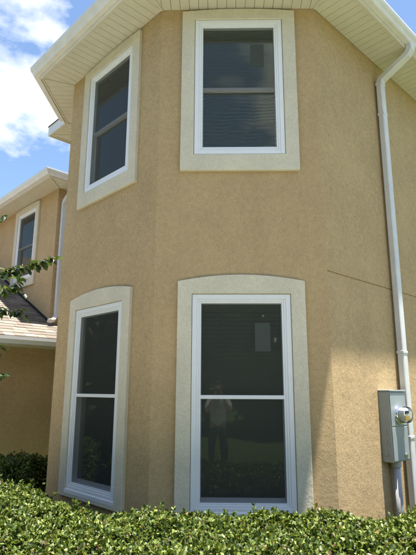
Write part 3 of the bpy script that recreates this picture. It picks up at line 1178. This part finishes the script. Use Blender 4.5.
def make_tree(name, label, loc, h, r, seed):
    e = empty(name, label, 'tree', loc, 0, 'trees across the street')
    rr = random.Random(seed); g2 = np.random.default_rng(seed)
    t = MB()
    tp = [Vector((0, 0, 0))]
    for i in range(1, 6):
        tp.append(Vector((rr.uniform(-.1, .1) * i * .4, rr.uniform(-.1, .1) * i * .4, h * .5 * i / 5)))
    t.tube(tp, [.22, .19, .17, .15, .12, .09], 10)
    cl = []
    for _ in range(38):
        d = Vector((rr.gauss(0, 1), rr.gauss(0, 1), rr.gauss(.1, .8))).normalized()
        c = Vector((0, 0, h * .48)) + Vector((d.x * r * rr.uniform(.3, .9), d.y * r * rr.uniform(.3, .9), d.z * h * .42))
        cl.append(c)
        t.tube([tp[3 + rr.randrange(3)], tp[5].lerp(c, .5) + Vector((0, 0, .1)), c], [.07, .04, .015], 6)
    t.build('trunk', 'bark', e, True)
    P, A, Q = [], [], []
    for c in cl:
        n = 300
        dd = unit(g2.normal(0, 1, (n, 3))) * (g2.uniform(.2, 1, n) ** .5)[:, None] * np.array([.95, .95, .7]) * rr.uniform(.75, 1.2)
        P.append(dd + np.array(tuple(c))); A.append(unit(dd + g2.normal(0, .6, (n, 3)))); Q.append(unit(dd + g2.normal(0, .5, (n, 3)) + np.array([0, 0, .4])))
    P, A, Q = map(np.concatenate, (P, A, Q))
    l_ = g2.uniform(.16, .30, len(P))
    leaf_mesh('crown', P, A, Q, l_, l_ * .6, 'tree_leaf', e)
    return e


for i, (x, y, h, r, lb) in enumerate(((-10.2, -15, 9.0, 3.0, 'broad tree across the street, leftmost of the row in the reflection'),
                                      (-5.4, -15.5, 9.5, 3.2, 'broad tree across the street, second from the left in the reflection'),
                                      (-.6, -16, 9.2, 3.2, 'broad tree across the street straight behind the photographer'),
                                      (4.2, -15.2, 9.6, 3.2, 'broad tree across the street, right of the photographer'),
                                      (9.0, -16, 9.0, 3.2, 'broad tree across the street, rightmost of the row'),
                                      (-14.5, -6.5, 8.5, 3.0, 'broad tree on the lawn left of the house, nearer the street'),
                                      (-15.0, -1.0, 8.5, 3.0, 'broad tree on the far left lawn, mirrored in the left windows'),
                                      (1.7, -14.2, 4.6, 1.5, 'low bushy tree added across the street to darken the glass, just right of the photographer'),  # both low trees added to close bright sky gaps in the reflection
                                      (-3.1, -14.2, 4.6, 1.5, 'low bushy tree added across the street to darken the glass, just left of the photographer'),
                                      (-8.2, 2.4, 5.6, 1.3, 'small tree added on the left to darken the lower left window'),  # added to block sky and roof in the left window's reflection
                                      (-3.0, -20, 10.5, 3.4, 'taller tree added behind the row across the street to darken the glass, left of the photographer'),  # second-row pair added to fill bright gaps between the mirrored crowns
                                      (2.0, -20.5, 10.5, 3.4, 'taller tree added behind the row across the street to darken the glass, right of the photographer'))):
    make_tree('broadleaf_tree', lb, (x, y, 0), h, r, 31 + i)

# ------------------------------------------------------------------ the photographer (mirrored in the lower middle window)


def skin_mesh(name, chains, mat, parent, sub=2):
    """chains: lists of (point, radius); equal points are welded into one skeleton"""
    idx, V, R, E = {}, [], [], []
    for ch in chains:
        prev = None
        for p, rad in ch:
            key = tuple(round(c, 4) for c in p)
            if key not in idx:
                idx[key] = len(V); V.append(p); R.append(rad)
            if prev is not None:
                E.append((prev, idx[key]))
            prev = idx[key]
    me = bpy.data.meshes.new(name)
    me.from_pydata(V, E, [])
    o = bpy.data.objects.new(name, me)
    COL.objects.link(o)
    o.parent = parent
    me.materials.append(MATS[mat])
    sk = o.modifiers.new('skin', 'SKIN'); sk.use_smooth_shade = True
    if not me.skin_vertices:
        me.attributes.new('skin', 'FLOAT', 'POINT')
    for i, d in enumerate(me.skin_vertices[0].data):
        rr = R[i]
        d.radius = rr if isinstance(rr, tuple) else (rr, rr)
        d.use_root = (i == 0)
    o.modifiers.new('subdivision', 'SUBSURF').levels = sub
    o.modifiers['subdivision'].render_levels = sub
    return o


PX, PY = CAM.x, CAM.y - .46
who = empty('person', 'person in a pale striped shirt raising a phone, mirrored in the lower middle window', 'person', (PX, PY, 0))
pelvis = ((0, 0, .93), (.15, .10)); waist = ((0, .01, 1.10), (.135, .09)); chest = ((0, 0, 1.29), (.155, .105)); neckb = ((0, -.005, 1.45), (.07, .06))
body = [[pelvis, waist, chest, neckb, ((0, .005, 1.52), .048), ((0, .02, 1.60), (.070, .085)), ((0, .02, 1.68), (.075, .092)), ((0, .01, 1.755), (.05, .06))]]
shirt = [[((0, 0, .90), (.168, .122)), ((0, .01, 1.10), (.158, .112)), ((0, 0, 1.29), (.176, .124)), ((0, -.005, 1.435), (.085, .075))]]
pants = [[((0, 0, .96), (.160, .112)), ((0, 0, .90), (.165, .115))]]
for sx in (-1, 1):
    sh_, el_, wr_ = (sx * .185, -.005, 1.415), (sx * .235, .13, 1.185), (sx * .095, .34, 1.475)
    palm = (sx * .082, .395, 1.53)
    body.append([chest, (sh_, .058), ((sx * .215, .06, 1.29), .048), (el_, .040), ((sx * .17, .23, 1.32), .036), (wr_, (.026, .020)), (palm, (.032, .016))])
    for kf, (fx, fz, ln_) in enumerate(((.018, .030, .95), (.010, .038, 1.0), (.0, .040, .95), (-.010, .034, .8))):
        b0 = (palm[0] + sx * (.012 - .014 * kf) * .6, palm[1] + .022, palm[2] + .030 - .010 * kf)
        b1 = (b0[0] - sx * .026 * ln_, b0[1] + .020, b0[2] + .012 * ln_)
        b2 = (b1[0] - sx * .024 * ln_, b1[1] - .004, b1[2] + .004)
        body.append([(palm, (.032, .016)), (b0, .0095), (b1, .0085), (b2, .0075)])
    body.append([(wr_, (.026, .020)), ((wr_[0] - sx * .012, wr_[1] + .035, wr_[2] + .028), .011), ((wr_[0] - sx * .036, wr_[1] + .048, wr_[2] + .052), .0095), ((wr_[0] - sx * .052, wr_[1] + .050, wr_[2] + .066), .008)])
    hip, kn, an = (sx * .095, 0, .88), (sx * .115, .02, .50), (sx * .12, -.02, .09)
    body.append([pelvis, (hip, .085), ((sx * .11, .01, .68), .072), (kn, .054), ((sx * .118, -.015, .36), .052), (an, .036), ((sx * .125, .06, .035), (.036, .028)), ((sx * .13, .15, .028), (.034, .022))])
    shirt.append([((0, 0, 1.29), (.176, .124)), (sh_, .076), ((sx * .215, .06, 1.29), .068), ((sx * .228, .10, 1.235), .064)])
    pants.append([((0, 0, .90), (.165, .115)), (hip, .100), ((sx * .11, .01, .68), .090), (kn, .073), ((sx * .12, -.01, .30), .064), ((sx * .12, -.02, .11), .060)])
skin_mesh('body', body, 'skin', who)
skin_mesh('shirt', shirt, 'shirt', who)
skin_mesh('trousers', pants, 'shorts', who)
hr = MB()
for i in range(9):
    for k in range(16):
        th, ph = math.pi * .62 * i / 8, 2 * math.pi * k / 16
        fr = 1.0 - .18 * max(0, math.sin(ph)) * (i / 8)
        hr.v.append((.088 * math.sin(th) * math.cos(ph), .008 + .106 * math.sin(th) * math.sin(ph) * fr - .02 * (i / 8), 1.685 + .105 * math.cos(th) + .05 * max(0, math.sin(ph)) * (i / 8)))
for i in range(8):
    for k in range(16):
        hr.f.append((i * 16 + k, i * 16 + (k + 1) % 16, (i + 1) * 16 + (k + 1) % 16, (i + 1) * 16 + k))
hr.build('hair', 'hair', who, True)
nz = MB(); nz.tube([(0, .104, 1.665), (0, .118, 1.64), (0, .128, 1.625), (0, .112, 1.617)], [.006, .010, .014, .008], 8); nz.build('nose', 'skin', who, True)
mo = MB(); mo.tube([(-.024, .098, 1.585), (0, .108, 1.583), (.024, .098, 1.585)], [.003, .007, .003], 8); mo.build('mouth', 'bronze', who, True)
for sx in (-1, 1):
    ey = MB(); ey.tube([(sx * .032 - .012, .100, 1.663), (sx * .032, .106, 1.664), (sx * .032 + .012, .100, 1.663)], [.003, .008, .003], 8); ey.build('eye', 'hair', who, True)
    ea = MB(); ea.tube([(sx * .085, .01, 1.69), (sx * .094, .0, 1.67), (sx * .090, .0, 1.645), (sx * .082, .01, 1.625)], [.008, .014, .012, .007], 8); ea.build('ear', 'skin', who, True)
ph_ = empty('mobile_phone', 'dark phone held up by the photographer, mirrored in the lower middle window', 'phone', (CAM.x, CAM.y - .035, CAM.z - .1))
b = MB(); b.box(-.036, .036, -.004, .004, -.03, .115); b.build('phone_body', 'phone', ph_, bevel=.003)
b = MB(); b.tube([(-.02, .0041, .098), (-.02, .006, .098)], .007, 16); b.build('camera_lens', 'dome', ph_)
